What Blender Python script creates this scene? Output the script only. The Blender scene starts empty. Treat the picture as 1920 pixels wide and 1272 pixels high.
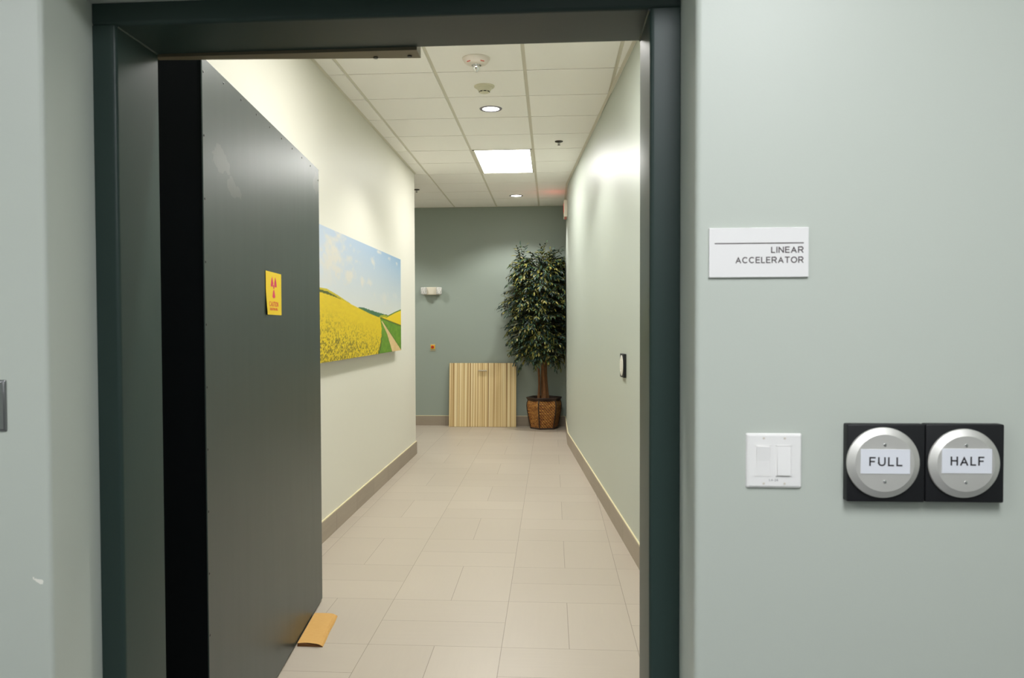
import bpy, bmesh, math, random
from mathutils import Vector, Matrix
import numpy as np
random.seed(7)
sc = bpy.context.scene
col = sc.collection
PI = math.pi

# ------------------------------------------------------------------ helpers
def srgb(r, g, b):
    f = lambda c: (c/255/12.92) if c/255 <= .04045 else ((c/255+.055)/1.055)**2.4
    return (f(r), f(g), f(b), 1)

def mat(name, rgb, rough=.5, metal=0, spec=.5, bump=0, bscale=200, var=0, vscale=3, emit=None, estr=0, coat=0):
    m = bpy.data.materials.new(name); m.use_nodes = True
    nt = m.node_tree; N = nt.nodes; L = nt.links
    b = N['Principled BSDF']
    c = srgb(*rgb)
    b.inputs['Base Color'].default_value = c
    b.inputs['Roughness'].default_value = rough
    b.inputs['Metallic'].default_value = metal
    b.inputs['Specular IOR Level'].default_value = spec
    b.inputs['Coat Weight'].default_value = coat
    if emit:
        b.inputs['Emission Color'].default_value = (*emit, 1)
        b.inputs['Emission Strength'].default_value = estr
    if bump or var:
        tc = N.new('ShaderNodeTexCoord')
    if var:
        n = N.new('ShaderNodeTexNoise'); n.inputs['Scale'].default_value = vscale; n.inputs['Detail'].default_value = 5
        L.new(tc.outputs['Object'], n.inputs['Vector'])
        mx = N.new('ShaderNodeMix'); mx.data_type = 'RGBA'
        mx.inputs['A'].default_value = tuple(x*(1-var) for x in c[:3])+(1,)
        mx.inputs['B'].default_value = tuple(min(1, x*(1+var)) for x in c[:3])+(1,)
        L.new(n.outputs['Fac'], mx.inputs['Factor']); L.new(mx.outputs['Result'], b.inputs['Base Color'])
    if bump:
        n2 = N.new('ShaderNodeTexNoise'); n2.inputs['Scale'].default_value = bscale; n2.inputs['Detail'].default_value = 3
        L.new(tc.outputs['Object'], n2.inputs['Vector'])
        bp = N.new('ShaderNodeBump'); bp.inputs['Strength'].default_value = bump; bp.inputs['Distance'].default_value = .002
        L.new(n2.outputs['Fac'], bp.inputs['Height']); L.new(bp.outputs['Normal'], b.inputs['Normal'])
    return m

class NT:
    """small wrapper for building node graphs with maths"""
    def __init__(s, m): s.nt = m.node_tree; s.N = s.nt.nodes; s.L = s.nt.links
    def m(s, op, a, b=None, c=None):
        n = s.N.new('ShaderNodeMath'); n.operation = op
        for i, v in enumerate((a, b, c)):
            if v is None: continue
            if hasattr(v, 'links'): s.L.new(v, n.inputs[i])
            else: n.inputs[i].default_value = v
        return n.outputs[0]
    def mix(s, f, a, b):
        n = s.N.new('ShaderNodeMix'); n.data_type = 'RGBA'
        for k, v in (('Factor', f), ('A', a), ('B', b)):
            if hasattr(v, 'links'): s.L.new(v, n.inputs[k])
            else: n.inputs[k].default_value = v
        return n.outputs['Result']
    def obj_xyz(s):
        tc = s.N.new('ShaderNodeTexCoord'); sp = s.N.new('ShaderNodeSeparateXYZ')
        s.L.new(tc.outputs['Object'], sp.inputs[0]); return tc.outputs['Object'], sp.outputs
    def comb(s, x, y, z):
        n = s.N.new('ShaderNodeCombineXYZ')
        for i, v in enumerate((x, y, z)):
            if hasattr(v, 'links'): s.L.new(v, n.inputs[i])
            else: n.inputs[i].default_value = v
        return n.outputs[0]
    def noise(s, vec, scale, detail=3, rough=.5):
        n = s.N.new('ShaderNodeTexNoise'); n.inputs['Scale'].default_value = scale; n.inputs['Detail'].default_value = detail
        n.inputs['Roughness'].default_value = rough
        s.L.new(vec, n.inputs['Vector']); return n.outputs['Fac']
    def white(s, vec):
        n = s.N.new('ShaderNodeTexWhiteNoise'); s.L.new(vec, n.inputs['Vector']); return n.outputs['Value']
    def ramp(s, f, stops, interp='LINEAR'):
        n = s.N.new('ShaderNodeValToRGB'); cr = n.color_ramp; cr.interpolation = interp
        while len(cr.elements) < len(stops): cr.elements.new(.5)
        for e, (p, c) in zip(cr.elements, stops): e.position = p; e.color = c
        s.L.new(f, n.inputs[0]); return n.outputs[0]
    def bump(s, h, strength, dist):
        n = s.N.new('ShaderNodeBump'); n.inputs['Strength'].default_value = strength; n.inputs['Distance'].default_value = dist
        s.L.new(h, n.inputs['Height']); return n.outputs[0]
    @property
    def b(s): return s.N['Principled BSDF']

def link(name, bm, m, parent=None, smooth=False, loc=None, sharp=35):
    me = bpy.data.meshes.new(name)
    bmesh.ops.recalc_face_normals(bm, faces=bm.faces)
    bm.to_mesh(me); bm.free()
    for x in (m if isinstance(m, (list, tuple)) else [m]): me.materials.append(x)
    if smooth:
        for p in me.polygons: p.use_smooth = True
        try: me.set_sharp_from_angle(angle=math.radians(sharp))
        except Exception: pass
    o = bpy.data.objects.new(name, me); col.objects.link(o)
    if parent: o.parent = parent
    if loc: o.location = loc
    return o

def empty(name, loc=(0, 0, 0), rot=(0, 0, 0)):
    o = bpy.data.objects.new(name, None); col.objects.link(o)
    o.location = loc; o.rotation_euler = rot; o.empty_display_size = .05
    return o

def tag(o, label, cat=None, group=None, kind=None):
    o['label'] = label
    if cat: o['category'] = cat
    if group: o['group'] = group
    if kind: o['kind'] = kind
    return o

def box(bm, x0, x1, y0, y1, z0, z1, bevel=0, seg=2, mi=0):
    b2 = bmesh.new()
    bmesh.ops.create_cube(b2, size=1)
    for v in b2.verts:
        v.co = Vector((x0+(v.co.x+.5)*(x1-x0), y0+(v.co.y+.5)*(y1-y0), z0+(v.co.z+.5)*(z1-z0)))
    if bevel:
        bmesh.ops.bevel(b2, geom=b2.edges[:], offset=bevel, segments=seg, affect='EDGES', profile=.5)
    merge(bm, b2, mi)

def merge(bm, b2, mi=0, mtx=None):
    if mtx is not None: bmesh.ops.transform(b2, matrix=mtx, verts=b2.verts)
    mp = {}
    for v in b2.verts: mp[v] = bm.verts.new(v.co)
    for f in b2.faces:
        try:
            nf = bm.faces.new([mp[v] for v in f.verts]); nf.material_index = mi if mi is not None else f.material_index
        except ValueError: pass
    b2.free()

def prism(bm, pts, a0, a1, axis='z', mi=0):
    """closed 2D profile extruded along an axis; axis z: pts=(x,y); axis x: pts=(y,z); axis y: pts=(x,z)"""
    def P(p, a):
        return {'z': (p[0], p[1], a), 'x': (a, p[0], p[1]), 'y': (p[0], a, p[1])}[axis]
    lo = [bm.verts.new(P(p, a0)) for p in pts]; hi = [bm.verts.new(P(p, a1)) for p in pts]
    n = len(pts); fs = []
    fs.append(bm.faces.new(lo)); fs.append(bm.faces.new(hi[::-1]))
    for i in range(n):
        fs.append(bm.faces.new((lo[i], lo[(i+1) % n], hi[(i+1) % n], hi[i])))
    for f in fs: f.material_index = mi

def arc(cx, cy, r, a0, a1, n=6):
    return [(cx+r*math.cos(math.radians(a0+(a1-a0)*i/n)), cy+r*math.sin(math.radians(a0+(a1-a0)*i/n))) for i in range(n+1)]

def lathe(bm, prof, seg=32, mtx=None, mi=0, cap0=True, cap1=True, rot0=0):
    """prof = [(r, h)...] revolved around local z"""
    b2 = bmesh.new(); rings = []
    for r, h in prof:
        if r < 1e-6: rings.append([b2.verts.new((0, 0, h))])
        else: rings.append([b2.verts.new((r*math.cos(rot0+2*PI*i/seg), r*math.sin(rot0+2*PI*i/seg), h)) for i in range(seg)])
    for a, b in zip(rings, rings[1:]):
        for i in range(seg):
            j = (i+1) % seg
            if len(a) == 1 and len(b) == 1: continue
            if len(a) == 1: b2.faces.new((a[0], b[i], b[j]))
            elif len(b) == 1: b2.faces.new((a[i], a[j], b[0]))
            else: b2.faces.new((a[i], a[j], b[j], b[i]))
    if cap0 and len(rings[0]) > 1: b2.faces.new(rings[0][::-1])
    if cap1 and len(rings[-1]) > 1: b2.faces.new(rings[-1])
    merge(bm, b2, mi, mtx)

def tube(bm, pts, radii, seg=8, mi=0):
    pts = [Vector(p) for p in pts]
    if not isinstance(radii, (list, tuple)): radii = [radii]*len(pts)
    rings = []
    up = Vector((.31, .17, .93))
    for i, p in enumerate(pts):
        d = (pts[min(i+1, len(pts)-1)]-pts[max(i-1, 0)]).normalized()
        a = d.cross(up)
        if a.length < 1e-3: a = d.cross(Vector((1, 0, 0)))
        a.normalize(); b = d.cross(a)
        rings.append([bm.verts.new(p+(a*math.cos(2*PI*k/seg)+b*math.sin(2*PI*k/seg))*radii[i]) for k in range(seg)])
    for A, B in zip(rings, rings[1:]):
        for k in range(seg):
            bm.faces.new((A[k], A[(k+1) % seg], B[(k+1) % seg], B[k])).material_index = mi
    bm.faces.new(rings[0][::-1]).material_index = mi; bm.faces.new(rings[-1]).material_index = mi

def _arc(cx, cy, rx, ry, a0, a1, n=12):
    return [(cx+rx*math.cos(math.radians(a0+(a1-a0)*i/n)), cy+ry*math.sin(math.radians(a0+(a1-a0)*i/n))) for i in range(n+1)]
# plain grotesque capitals, stroke centre lines in a box of cap height 1; (advance width of the ink, strokes)
h_ = .07
GL = {
 'A': (.90, [[(.05, 0), (.45, .86), (.85, 0)], [(.21, .33), (.69, .33)]]),
 'C': (.90, [_arc(.48, .5, .41, .5-h_, 42, 318, 22)]),
 'D': (.84, [[(.07, h_), (.40, h_)]+_arc(.40, .5, .37, .5-h_, -90, 90, 14)+[(.07, 1-h_), (.07, h_), (.2, h_)]]),
 'E': (.70, [[(.70, h_), (.07, h_), (.07, 1-h_), (.68, 1-h_)], [(.07, .53), (.64, .53)]]),
 'F': (.66, [[(.07, 0), (.07, 1-h_), (.66, 1-h_)], [(.07, .50), (.58, .50)]]),
 'H': (.80, [[(.07, 0), (.07, 1)], [(.73, 0), (.73, 1)], [(.07, .53), (.73, .53)]]),
 'I': (.14, [[(.07, 0), (.07, 1)]]),
 'L': (.62, [[(.07, 1), (.07, h_), (.62, h_)]]),
 'N': (.80, [[(.07, 0), (.07, 1)], [(.73, 0), (.73, 1)], [(.07, .93), (.73, .07)]]),
 'O': (1.0, [_arc(.5, .5, .43, .5-h_, 0, 360, 30)]),
 'R': (.84, [[(.07, 0), (.07, 1-h_), (.50, 1-h_)]+_arc(.50, .70, .24, .23, 90, -90, 10)+[(.07, .47)], [(.46, .47), (.78, 0)]]),
 'T': (.80, [[(0, 1-h_), (.80, 1-h_)], [(.40, 0), (.40, 1-h_)]]),
 'U': (.78, [[(.07, 1), (.07, .36)]+_arc(.39, .36, .32, .36-h_, 180, 360, 14)+[(.71, 1)]]),
 '2': (.62, [_arc(.31, .70, .24, .23, 165, -20, 10)+[(.07, .07), (.62, .07)]]),
 '4': (.66, [[(.48, 0), (.48, .95), (.05, .28), (.64, .28)]]),
 '6': (.64, [_arc(.32, .31, .25, .24, 0, 360, 18), [(.07, .33), (.12, .66), (.30, .92), (.50, .90)]]),
 '-': (.36, [[(.03, .36), (.33, .36)]]),
 ' ': (.28, []),
}
def text_mesh(name, s, cap, m, parent, mtx, align='CENTER', depth=.0003, width=None, weight=.165, gap=.19):
    """raised lettering; local x to the right, y up, centred on the cap height; WIDTH fits the whole word"""
    W = sum(GL[c][0] for c in s)+gap*(len(s)-1)
    kx = width/(W*cap) if width else 1
    x = {'CENTER': -W/2, 'RIGHT': -W, 'LEFT': 0}[align]
    bm = bmesh.new()
    for c in s:
        w, strokes = GL[c]
        for st in strokes:
            closed = len(st) > 3 and math.dist(st[0], st[-1]) < 1e-6
            P = [Vector(((x+px_)*kx, py_-.5)) for px_, py_ in st]
            n = len(P); lo, hi = [], []
            for i in range(n):
                a = P[i]-P[i-1] if i else (P[-1]-P[-2] if closed else P[1]-P[0])
                b = P[i+1]-P[i] if i < n-1 else (P[1]-P[0] if closed else P[-1]-P[-2])
                a.normalize(); b.normalize()
                na, nb = Vector((-a.y, a.x)), Vector((-b.y, b.x))
                mt = (na+nb)
                if mt.length < 1e-4: mt = na.copy()
                mt.normalize(); k = min(2.2, 1/max(.3, mt.dot(na)))
                lo.append(P[i]-mt*weight/2*k); hi.append(P[i]+mt*weight/2*k)
            for i in range(n-1):
                q = [lo[i], lo[i+1], hi[i+1], hi[i]]
                b_ = [bm.verts.new((v.x*cap, v.y*cap, 0)) for v in q]; t_ = [bm.verts.new((v.x*cap, v.y*cap, depth)) for v in q]
                bm.faces.new(t_); bm.faces.new(b_[::-1])
                for e in range(4): bm.faces.new((b_[e], b_[(e+1) % 4], t_[(e+1) % 4], t_[e]))
        x += w+gap
    bmesh.ops.remove_doubles(bm, verts=bm.verts, dist=1e-7)
    bmesh.ops.transform(bm, matrix=mtx, verts=bm.verts)
    return link(name, bm, m, parent)

def facing(n, up=(0, 0, 1)):
    """matrix whose local x,y lie on a wall with outward normal n (local z), y = up"""
    n = Vector(n).normalized(); u = Vector(up); x = u.cross(n).normalized(); y = n.cross(x)
    M = Matrix.Identity(4)
    for i in range(3): M[i][0] = x[i]; M[i][1] = y[i]; M[i][2] = n[i]
    return M

# ------------------------------------------------------------------ materials
SAGE = (196, 202, 193)
M_sage = mat('sage_paint', SAGE, rough=.42, bump=.06, bscale=260)
M_sagec = mat('corridor_sage_paint', (184, 191, 181), rough=.42, bump=.06, bscale=260)
M_grey = mat('grey_green_paint', (148, 159, 149), rough=.5, bump=.06, bscale=260)
M_cream = mat('cream_paint', (221, 219, 206), rough=.5, spec=.4, bump=.06, bscale=260)
M_white = mat('white_wall_paint', (205, 205, 198), rough=.7)
M_sageback = mat('lobby_back_darkened', (150, 152, 148), rough=.7)  # unseen wall, colour darkened to cut low-angle bounce light
M_carpet = mat('dark_carpet', (116, 116, 118), rough=.95, bump=.5, bscale=300, var=.2, vscale=40)
M_frame = mat('dark_green_enamel', (43, 60, 56), rough=.4, spec=.38, bump=.05, bscale=90)
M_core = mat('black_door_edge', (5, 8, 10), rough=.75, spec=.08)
M_tilew = mat('ceiling_tile', (249, 247, 241), rough=.9, bump=.25, bscale=420)
M_gridw = mat('ceiling_grid', (220, 216, 200), rough=.6)
M_baset = mat('skirting_tile', (158, 147, 130), rough=.45, var=.05, vscale=9)
M_litcaulk = mat('lit_cream_caulk', (226, 216, 178), rough=.6)  # caulk line; the lit top bevel is painted in as cream
M_whiteplastic = mat('white_plastic', (247, 245, 243), rough=.35)
M_signwhite = mat('sign_white', (240, 238, 237), rough=.45)
M_labelwhite = mat('label_white', (232, 234, 241), rough=.5)
M_ink = mat('brown_black_ink', (58, 42, 42), rough=.6)
M_blackink = mat('black_ink', (34, 30, 36), rough=.6)
M_blackp = mat('black_plastic', (15, 16, 20), rough=.55)
M_steel = mat('brushed_steel', (236, 234, 230), rough=.6, metal=1, var=.06, vscale=12)
M_steeldark = mat('satin_steel', (150, 150, 152), rough=.3, metal=1)
M_bronze = mat('bronze_metal', (124, 114, 92), rough=.45, metal=.3)
M_screw = mat('dark_screw', (70, 70, 68), rough=.3, metal=1)
M_diff = mat('troffer_diffuser', (250, 250, 250), rough=.6, emit=(1, .985, .955), estr=11.4)
M_diffl = mat('lobby_diffuser', (250, 250, 250), rough=.6, emit=(.975, 1, 1.03), estr=11.6)
M_lens = mat('downlight_lens', (250, 250, 250), rough=.6, emit=(1, .95, .92), estr=8)
M_trimring = mat('downlight_trim', (150, 146, 158), rough=.35, metal=.4)
M_detw = mat('detector_white', (222, 214, 202), rough=.45)
M_detc = mat('detector_cream', (218, 214, 188), rough=.5)
M_red = mat('faded_red', (200, 110, 96), rough=.5)
M_chrome = mat('chrome', (230, 230, 230), rough=.1, metal=1)
M_dark = mat('dark_slot', (24, 22, 18), rough=.7)
M_sprk = mat('sprinkler_bronze', (52, 46, 38), rough=.35, metal=.7)
M_exit = mat('exit_housing', (238, 232, 214), rough=.45)
M_exitred = mat('exit_red_light', (120, 20, 16), rough=.4, emit=(1, .06, .04), estr=.4)
M_yellow = mat('caution_yellow', (240, 205, 2), rough=.45)
M_magenta = mat('caution_magenta', (214, 40, 92), rough=.5)
M_orange = mat('caution_orange_red', (226, 92, 70), rough=.5)
M_emer = mat('emergency_body', (212, 206, 188), rough=.45)
M_bark = mat('bark', (122, 82, 48), rough=.8, bump=.8, bscale=60, var=.35, vscale=25)
M_twig = mat('twig', (58, 44, 28), rough=.8)
M_soil = mat('soil', (42, 30, 22), rough=.95, bump=1, bscale=50)
M_potdark = mat('pot_dark_wood', (48, 30, 20), rough=.45)
M_handle = mat('handle_nickel', (196, 186, 166), rough=.3, metal=.7)
M_estopplate = mat('estop_plate', (176, 170, 140), rough=.4)
M_estopy = mat('estop_yellow', (238, 186, 30), rough=.45)
M_estopr = mat('estop_red', (176, 44, 22), rough=.4)

def m_floor():
    m = mat('basketweave_floor_tile', (176, 162, 138), rough=.4); t = NT(m)
    o, x = t.obj_xyz(); S = .609
    u = t.m('DIVIDE', t.m('ADD', x[0], .227), S); v = t.m('DIVIDE', t.m('SUBTRACT', x[1], 3.611), S)
    iu, iv = t.m('FLOOR', u), t.m('FLOOR', v)
    fu, fv = t.m('SUBTRACT', u, iu), t.m('SUBTRACT', v, iv)
    par = t.m('MODULO', t.m('ADD', t.m('ADD', iu, iv), 200), 2)      # 0: split by a line along Y
    su, sv = t.m('MULTIPLY', fu, 2), t.m('MULTIPLY', fv, 2)
    hu, hv = t.m('FLOOR', su), t.m('FLOOR', sv)
    inv = t.m('SUBTRACT', 1, par)
    eu = t.m('MINIMUM', fu, t.m('SUBTRACT', 1, fu)); ev = t.m('MINIMUM', fv, t.m('SUBTRACT', 1, fv))
    mu = t.m('ADD', t.m('ABSOLUTE', t.m('SUBTRACT', fu, .5)), par); mv = t.m('ADD', t.m('ABSOLUTE', t.m('SUBTRACT', fv, .5)), inv)
    d = t.m('MINIMUM', t.m('MINIMUM', eu, ev), t.m('MINIMUM', mu, mv))
    g = t.m('LESS_THAN', d, .0024)
    half = t.m('ADD', t.m('MULTIPLY', hu, inv), t.m('MULTIPLY', hv, par))
    r = t.white(t.comb(iu, iv, half))
    # fine linear streaks running along the long side of each tile
    s1 = t.noise(t.comb(t.m('MULTIPLY', x[0], 60), t.m('MULTIPLY', x[1], 4), r), 1, 4)
    s2 = t.noise(t.comb(t.m('MULTIPLY', x[0], 4), t.m('MULTIPLY', x[1], 60), r), 1, 4)
    st = t.m('ADD', t.m('MULTIPLY', s1, inv), t.m('MULTIPLY', s2, par))
    big = t.noise(o, 2.2, 3)
    k = t.m('ADD', t.m('ADD', t.m('MULTIPLY', r, .34), t.m('MULTIPLY', st, .5)), t.m('MULTIPLY', big, .25))
    c = t.mix(k, srgb(173, 162, 147), srgb(189, 178, 163))
    c = t.mix(g, c, srgb(134, 122, 106))
    t.L.new(c, t.b.inputs['Base Color'])
    t.L.new(t.m('ADD', .34, t.m('MULTIPLY', st, .12)), t.b.inputs['Roughness'])
    t.L.new(t.bump(t.m('ADD', t.m('MULTIPLY', g, -1), t.m('MULTIPLY', st, .08)), .3, .002), t.b.inputs['Normal'])
    return m
M_floor = m_floor()

def m_skirt():
    m = mat('skirting_tile_jointed', (150, 139, 122), rough=.45); t = NT(m)
    o, x = t.obj_xyz()
    q = t.m('DIVIDE', t.m('ADD', t.m('ADD', x[1], x[0]), 100-4.90), .605)
    f = t.m('FRACT', q)
    g = t.m('LESS_THAN', t.m('MINIMUM', f, t.m('SUBTRACT', 1, f)), .0035)
    st = t.noise(t.comb(t.m('MULTIPLY', x[0], 3), t.m('MULTIPLY', x[1], 3), t.m('MULTIPLY', x[2], 50)), 1, 4)
    c = t.mix(t.m('ADD', t.m('MULTIPLY', st, .6), t.m('MULTIPLY', t.white(t.comb(t.m('FLOOR', q), 0, 0)), .4)), srgb(142, 130, 114), srgb(166, 154, 137))
    t.L.new(t.mix(g, c, srgb(112, 100, 86)), t.b.inputs['Base Color'])
    return m
M_skirt = m_skirt()

def m_door():
    m = mat('painted_steel_sheet', (60, 68, 66), rough=.36); t = NT(m)
    o, x = t.obj_xyz()
    st = t.noise(t.comb(t.m('MULTIPLY', x[0], 5), t.m('MULTIPLY', x[1], 15), t.m('MULTIPLY', x[2], 1.6)), 1, 5, .6)
    cl = t.noise(o, 2.6, 5, .6)
    c = t.mix(t.m('ADD', t.m('MULTIPLY', st, .5), t.m('MULTIPLY', cl, .5)), srgb(39, 51, 48), srgb(50, 61, 58))
    # worn, rubbed patches with a shape of their own
    def blob(y0, z0, ry, rz):
        a = t.m('DIVIDE', t.m('SUBTRACT', x[1], y0), ry); b = t.m('DIVIDE', t.m('SUBTRACT', x[2], z0), rz)
        r = t.m('SQRT', t.m('ADD', t.m('MULTIPLY', a, a), t.m('MULTIPLY', b, b)))
        r = t.m('ADD', r, t.m('MULTIPLY', t.m('SUBTRACT', t.noise(o, 16, 4), .5), 1.6))
        return t.m('LESS_THAN', r, .8)
    w = t.m('MAXIMUM', blob(.30, 1.92, .10, .035), t.m('MAXIMUM', blob(.17, 1.99, .10, .05), blob(1.72, 2.19, .09, .06)))
    c = t.mix(t.m('MULTIPLY', w, .17), c, srgb(128, 126, 116))
    t.L.new(c, t.b.inputs['Base Color'])
    t.L.new(t.m('ADD', .34, t.m('MULTIPLY', st, .06)), t.b.inputs['Roughness'])
    return m
M_doorsheet = m_door()

def m_wallleft_scuff():
    m = mat('sage_paint_scuffed', SAGE, rough=.42, bump=.06, bscale=260); t = NT(m)
    o, x = t.obj_xyz()
    a = t.m('DIVIDE', t.m('SUBTRACT', x[0], -1.104), .016); b = t.m('DIVIDE', t.m('ADD', t.m('SUBTRACT', x[2], .903), t.m('MULTIPLY', t.m('SUBTRACT', x[0], -1.104), .4)), .006)
    r = t.m('SQRT', t.m('ADD', t.m('MULTIPLY', a, a), t.m('MULTIPLY', b, b)))
    r = t.m('ADD', r, t.m('MULTIPLY', t.m('SUBTRACT', t.noise(o, 110, 3), .5), 2.6))
    w = t.m('LESS_THAN', r, .75)
    t.L.new(t.mix(w, srgb(*SAGE), srgb(244, 242, 232)), t.b.inputs['Base Color'])
    return m
M_sage_front = m_wallleft_scuff()

def m_board():
    m = mat('striped_wood_laminate', (214, 186, 128), rough=.45); t = NT(m)
    o, x = t.obj_xyz()
    w = t.m('ADD', x[0], t.m('MULTIPLY', t.noise(t.comb(t.m('MULTIPLY', x[0], 8), 0, t.m('MULTIPLY', x[2], .8)), 1, 2), .006))
    f = t.noise(t.comb(t.m('MULTIPLY', w, 30), 0, t.m('MULTIPLY', x[2], .12)), 1, 3, .75)
    f2 = t.noise(t.comb(t.m('MULTIPLY', w, 84), 3.3, t.m('MULTIPLY', x[2], .1)), 1, 1)
    k = t.m('ADD', t.m('MULTIPLY', f, .62), t.m('MULTIPLY', f2, .38))
    c = t.ramp(k, [(.37, srgb(128, 98, 54)), (.44, srgb(182, 148, 94)), (.49, srgb(210, 182, 128)), (.54, srgb(224, 202, 150)), (.62, srgb(240, 226, 186))])
    t.L.new(c, t.b.inputs['Base Color'])
    return m
M_board = m_board()

def m_cardboard():
    m = mat('cardboard', (206, 160, 88), rough=.8); t = NT(m)
    o, x = t.obj_xyz()
    f = t.noise(t.comb(t.m('MULTIPLY', x[0], 30), t.m('MULTIPLY', x[1], 220), 0), 1, 3)
    t.L.new(t.mix(f, srgb(196, 148, 78), srgb(214, 170, 98)), t.b.inputs['Base Color'])
    return m
M_card = m_cardboard()
M_carddark = mat('cardboard_edge', (104, 66, 30), rough=.9)

def m_leaf():
    m = mat('ficus_leaf', (30, 48, 36), rough=.5, spec=.35); t = NT(m)
    g = t.N.new('ShaderNodeNewGeometry')
    c = t.ramp(g.outputs['Random Per Island'], [(0, srgb(26, 46, 40)), (.28, srgb(40, 66, 54)), (.48, srgb(58, 82, 50)), (.66, srgb(98, 100, 44)), (.85, srgb(130, 124, 58)), (.982, srgb(186, 180, 130))], 'CONSTANT')  # the palest leaves are highlights painted in as colour
    t.L.new(c, t.b.inputs['Base Color'])
    return m
M_leaf = m_leaf()

def m_wicker():
    m = mat('woven_rattan', (150, 92, 34), rough=.5); t = NT(m)
    o, x = t.obj_xyz()
    gm = t.N.new('ShaderNodeNewGeometry'); sn = t.N.new('ShaderNodeSeparateXYZ'); t.L.new(gm.outputs['True Normal'], sn.inputs[0])
    nl = t.m('SQRT', t.m('ADD', t.m('MULTIPLY', sn.outputs[0], sn.outputs[0]), t.m('MULTIPLY', sn.outputs[1], sn.outputs[1])))
    a = t.m('DIVIDE', t.m('SUBTRACT', t.m('MULTIPLY', x[1], sn.outputs[0]), t.m('MULTIPLY', x[0], sn.outputs[1])), nl)
    a = t.m('ADD', a, 5)
    row = t.m('MULTIPLY', x[2], 46); fr = t.m('FRACT', row); ir = t.m('FLOOR', row)
    cu = t.m('FRACT', t.m('ADD', t.m('MULTIPLY', a, 27), t.m('ADD', t.m('MULTIPLY', t.m('MODULO', ir, 2), .5), t.m('MULTIPLY', fr, .35))))
    ex = t.m('SUBTRACT', 1, t.m('MULTIPLY', t.m('ABSOLUTE', t.m('SUBTRACT', cu, .5)), 2))
    ez = t.m('SUBTRACT', 1, t.m('MULTIPLY', t.m('ABSOLUTE', t.m('SUBTRACT', fr, .5)), 2))
    h = t.m('MINIMUM', t.m('MULTIPLY', ex, 1.6), t.m('MULTIPLY', ez, 1.6))
    r = t.white(t.comb(ir, t.m('FLOOR', t.m('MULTIPLY', a, 27)), 0))
    c = t.mix(r, srgb(150, 88, 26), srgb(206, 146, 66))
    c = t.mix(t.m('LESS_THAN', h, .34), c, srgb(60, 32, 10))
    t.L.new(c, t.b.inputs['Base Color'])
    t.L.new(t.bump(h, .8, .004), t.b.inputs['Normal'])
    return m
M_wicker = m_wicker()

def m_vcol():
    m = mat('printed_canvas', (200, 200, 200), rough=.5); t = NT(m)
    a = t.N.new('ShaderNodeAttribute'); a.attribute_name = 'print'
    t.L.new(a.outputs['Color'], t.b.inputs['Base Color'])
    return m
M_print = m_vcol()
M_printedge = mat('canvas_edge', (214, 212, 216), rough=.5)

def m_clear():
    m = mat('clear_lens', (235, 235, 235), rough=.08); m.node_tree.nodes['Principled BSDF'].inputs['Transmission Weight'].default_value = .75
    return m
M_clear = m_clear()
def m_prism():
    m = mat('prismatic_lamp_lens', (222, 222, 216), rough=.18); t = NT(m)
    o, x = t.obj_xyz()
    v = t.N.new('ShaderNodeTexVoronoi'); v.inputs['Scale'].default_value = 90
    t.L.new(o, v.inputs['Vector'])
    t.L.new(t.mix(v.outputs['Distance'], srgb(246, 246, 240), srgb(150, 150, 146)), t.b.inputs['Base Color'])
    t.L.new(t.bump(v.outputs['Distance'], .7, .004), t.b.inputs['Normal'])
    return m
M_prism = m_prism()

# ------------------------------------------------------------------ dimensions (metres; camera above the origin, corridor along +Y)
H = 3.17                       # corridor ceiling
YF, YJ, YB = 1.66, 1.85, 2.05  # front wall face, frame face, back of frame
XL, XR = -1.075, .289          # wall opening
JL, JR = -1.018, .221          # frame opening
HEADO, HEADI = 2.21, 2.158
LW = -1.54                     # corridor left wall
LEND = 9.10
BACK = 11.72
RW = [(.706, 2.06), (.203, 9.90), (.203, BACK)]
def rwx(y): return .706+(.203-.706)*(y-2.06)/(9.90-2.06) if y < 9.9 else .203

S = lambda o, label: tag(o, label, kind='structure')

# ---- floor
bm = bmesh.new(); box(bm, -4.2, 2.8, YJ, 11.95, -.1, 0)
S(link('floor', bm, M_floor), 'beige stone-look tile floor laid in a basketweave of paired rectangles')

bm = bmesh.new(); box(bm, -2.75, 2.75, -3.3, YJ, -.1, 0)
S(link('floor_lobby', bm, M_carpet), 'dark grey lobby carpet in front of the doorway')

# ---- front wall with the opening (bullnosed corners)
bm = bmesh.new(); r = .012
prism(bm, [(-2.6, YF)]+arc(XL-r, YF+r, r, -90, 0)+[(XL, YB), (-2.6, YB)], 0, HEADO)
prism(bm, [(-2.6, YF), (XL, YF), (XL, YB), (-2.6, YB)], HEADO, 3.3)
prism(bm, [(2.6, YB), (XR, YB)]+arc(XR+r, YF+r, r, 180, 270)+[(2.6, YF)], 0, HEADO)
prism(bm, [(XR, YF), (2.6, YF), (2.6, YB), (XR, YB)], HEADO, 3.3)
prism(bm, [(YF, 3.3), (YB, 3.3), (YB, HEADO)]+arc(YF+r, HEADO+r, r, 270, 180), XL, XR, 'x')
S(link('wall_front', bm, M_sage_front, smooth=True), 'pale sage front wall around the wide doorway')

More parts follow.
